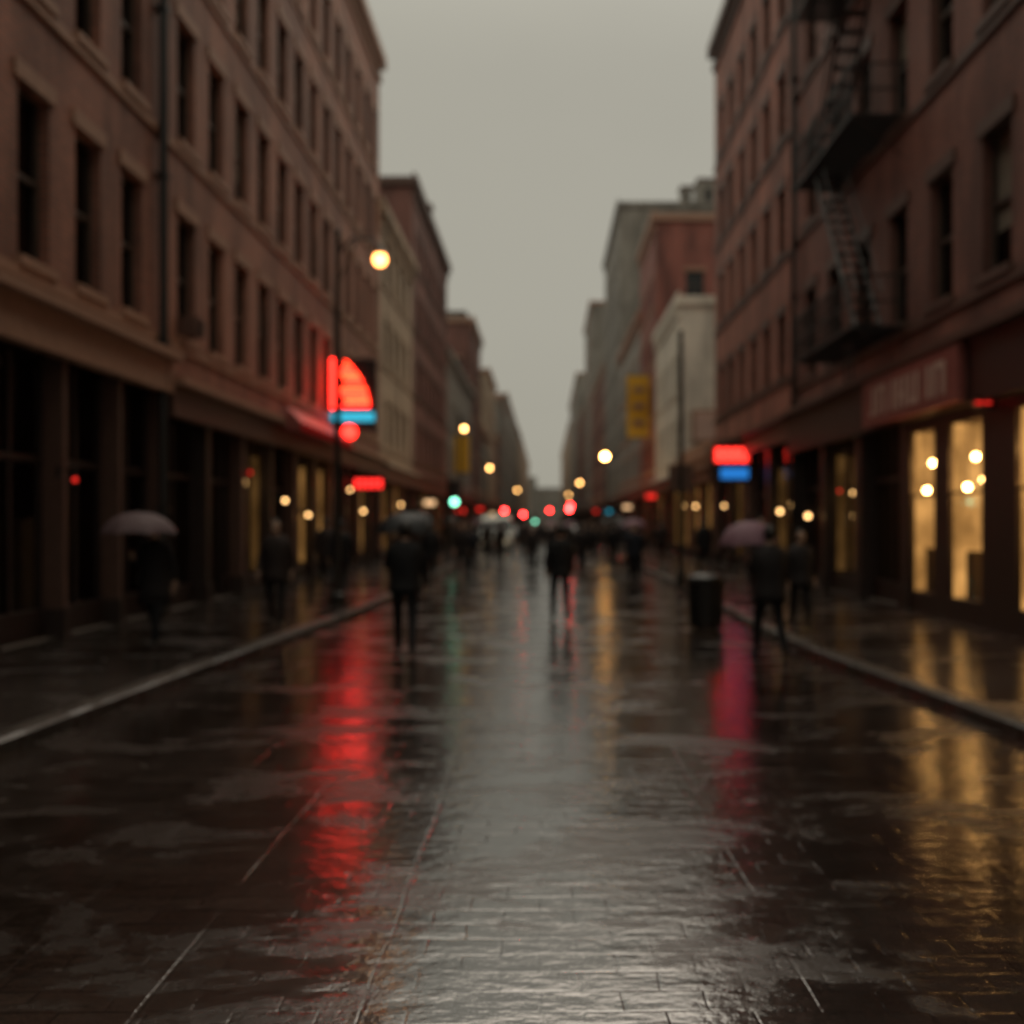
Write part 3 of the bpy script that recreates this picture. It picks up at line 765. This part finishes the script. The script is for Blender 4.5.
# ---------------- vehicles ----------------
M['carwhite']=simple('car_paint_white',(.6,.58,.52),.3); M['cardark']=simple('car_paint_dark',(.04,.045,.05),.3)
M['tyre']=simple('tyre',(.02,.02,.02),.8); M['head']=emis('headlight',(1,.8,.5),1.2); M['tail']=emis('taillight',(1,.04,.03),6)
def car(name,x,y,rot,paint,van=False):
    e=empty(name,(x,y,0),rot)
    if van: prof=[(-2.5,.35),(-2.5,.9),(-2.2,1.15),(-1.6,1.9),(-1.3,2.15),(2.4,2.2),(2.5,2.0),(2.5,.35)]; W=.98
    else: prof=[(-2.2,.3),(-2.25,.6),(-2.1,.8),(-1.1,.93),(-.45,1.4),(.9,1.42),(1.6,1.0),(2.15,.95),(2.2,.6),(2.15,.3)]; W=.88
    mb=MB(); nP=len(prof)
    def wx(z): return W*(1 if z<1.0 else 1-.13*(z-1.0)/(.5 if not van else 1.2))
    for sd in (-1,1): mb.poly([(sd*wx(z),yy,z) for yy,z in prof],paint)
    for i in range(nP):
        a=prof[i];b=prof[(i+1)%nP]
        gk='glass' if ((van and i==2) or (not van and i in (3,5))) else paint
        mb.poly([(-wx(a[1]),a[0],a[1]),(wx(a[1]),a[0],a[1]),(wx(b[1]),b[0],b[1]),(-wx(b[1]),b[0],b[1])],gk)
    mb.build('body',e)
    g=MB()
    for sd in (-1,1):
        if van: g.poly([(sd*(wx(1.2)+.006),-1.9,1.25),(sd*(wx(1.2)+.006),-.8,1.25),(sd*(wx(1.9)+.006),-.8,1.85),(sd*(wx(1.9)+.006),-1.5,1.85)],'glass')
        else: g.poly([(sd*(wx(.98)+.006),-.95,.98),(sd*(wx(.98)+.006),1.35,.98),(sd*(wx(1.35)+.006),.8,1.35),(sd*(wx(1.35)+.006),-.4,1.35)],'glass')
        yf=prof[0][0]; yb=prof[-1][0]
        g.tube([(sd*.62,yf-.06,.68),(sd*.62,yf+.05,.68)],.1,'head',12)
        g.box(sd*.68-.12,sd*.68+.12,yb+.02,yb+.06,.7,.85,'tail')
        g.box(sd*(W+.02)-.06,sd*(W+.02)+.1*sd+.06,-1.0,-.85,1.0,1.15,paint)
    g.box(-.3,.3,prof[0][0]-.07,prof[0][0]-.02,.4,.55,'frame')
    g.build('windows_and_lights',e)
    w=MB()
    for sd in (-1,1):
        for yy in (-1.4,1.35):
            w.tube([(sd*(W-.2),yy,.33),(sd*(W+.02),yy,.33)],.33,'tyre',20); w.tube([(sd*(W+.021),yy,.33),(sd*(W+.03),yy,.33)],.19,'curtain',14)
    w.build('wheels',e)
car('delivery_van',-3.0,62,0,'carwhite',True)
car('parked_car',-2.6,84,0,'cardark'); car('parked_car',2.4,98,pi,'cardark'); car('moving_car',-.9,104,0,'cardark'); car('moving_car',1.2,118,pi,'cardark'); car('moving_car',-1.0,140,0,'carwhite')

# ---------------- mist (homogeneous) ----------------
m,nt,out=newmat('mist')
DEN=.0058
ab=N(nt,'ShaderNodeVolumeAbsorption'); ab.inputs['Color'].default_value=(0,0,0,1); ab.inputs['Density'].default_value=DEN
em=N(nt,'ShaderNodeEmission'); em.inputs[0].default_value=(.365,.31,.245,1); em.inputs[1].default_value=DEN  # glow put into the mist for scattered skylight; also lifts near darks
ad=N(nt,'ShaderNodeAddShader'); nt.links.new(ab.outputs[0],ad.inputs[0]); nt.links.new(em.outputs[0],ad.inputs[1]); nt.links.new(ad.outputs[0],out.inputs['Volume'])
M['mist']=m
mb=MB(); mb.box(-30,30,-14,520,-.5,44,'mist'); mb.build('mist')

# ---------------- world, sun ----------------
w=bpy.data.worlds.new('World'); scene.world=w; w.use_nodes=True; nt=w.node_tree
bg=nt.nodes['Background']
sky=N(nt,'ShaderNodeTexSky'); sky.sky_type='NISHITA'; sky.sun_disc=False
sky.sun_elevation=math.radians(55); sky.sun_rotation=math.radians(20); sky.dust_density=6; sky.air_density=1.5
hs=N(nt,'ShaderNodeHueSaturation'); hs.inputs['Saturation'].default_value=.12; hs.inputs['Value'].default_value=.6
nt.links.new(sky.outputs[0],hs.inputs['Color'])
tc=N(nt,'ShaderNodeTexCoord')
cl=noise(nt,scalev(nt,tc.outputs['Generated'],(1,1,2)),1.6,4,.55)
cl=mrange(nt,cl,.3,.7,.97,1.04)
sz=N(nt,'ShaderNodeSeparateXYZ'); nt.links.new(tc.outputs['Generated'],sz.inputs[0])
cl=math_(nt,'MULTIPLY',cl,mrange(nt,sz.outputs[2],.40,1.0,1.0,4.6))
cb=N(nt,'ShaderNodeCombineXYZ')
for i,c in enumerate((3.75,3.58,2.95)): nt.links.new(math_(nt,'MULTIPLY',cl,c),cb.inputs[i])
mx=mixc(nt,.9,hs.outputs[0],cb.outputs[0])
nt.links.new(mx,bg.inputs[0]); bg.inputs[1].default_value=.1
sd=bpy.data.lights.new('sun','SUN'); sd.energy=.95; sd.angle=math.radians(60); sd.color=(1,.84,.70)
so=bpy.data.objects.new('sun',sd); scene.collection.objects.link(so)
el=math.radians(55); az=math.radians(20)
d=Vector((math.sin(az)*math.cos(el),math.cos(az)*math.cos(el),math.sin(el)))
so.rotation_euler=d.to_track_quat('Z','Y').to_euler()

# ---------------- camera ----------------
cd=bpy.data.cameras.new('camera'); co=bpy.data.objects.new('camera',cd); scene.collection.objects.link(co)
co.location=(0,0,H); co.rotation_euler=(math.radians(90),0,0)
cd.sensor_width=36; cd.lens=F*36/1024; cd.shift_x=-33/1024; cd.shift_y=10/1024
cd.clip_start=.05; cd.clip_end=3000
cd.dof.use_dof=True; cd.dof.focus_distance=2.6; cd.dof.aperture_fstop=1.25
scene.camera=co
scene.view_settings.view_transform='Standard'; scene.view_settings.look='None'; scene.view_settings.exposure=0
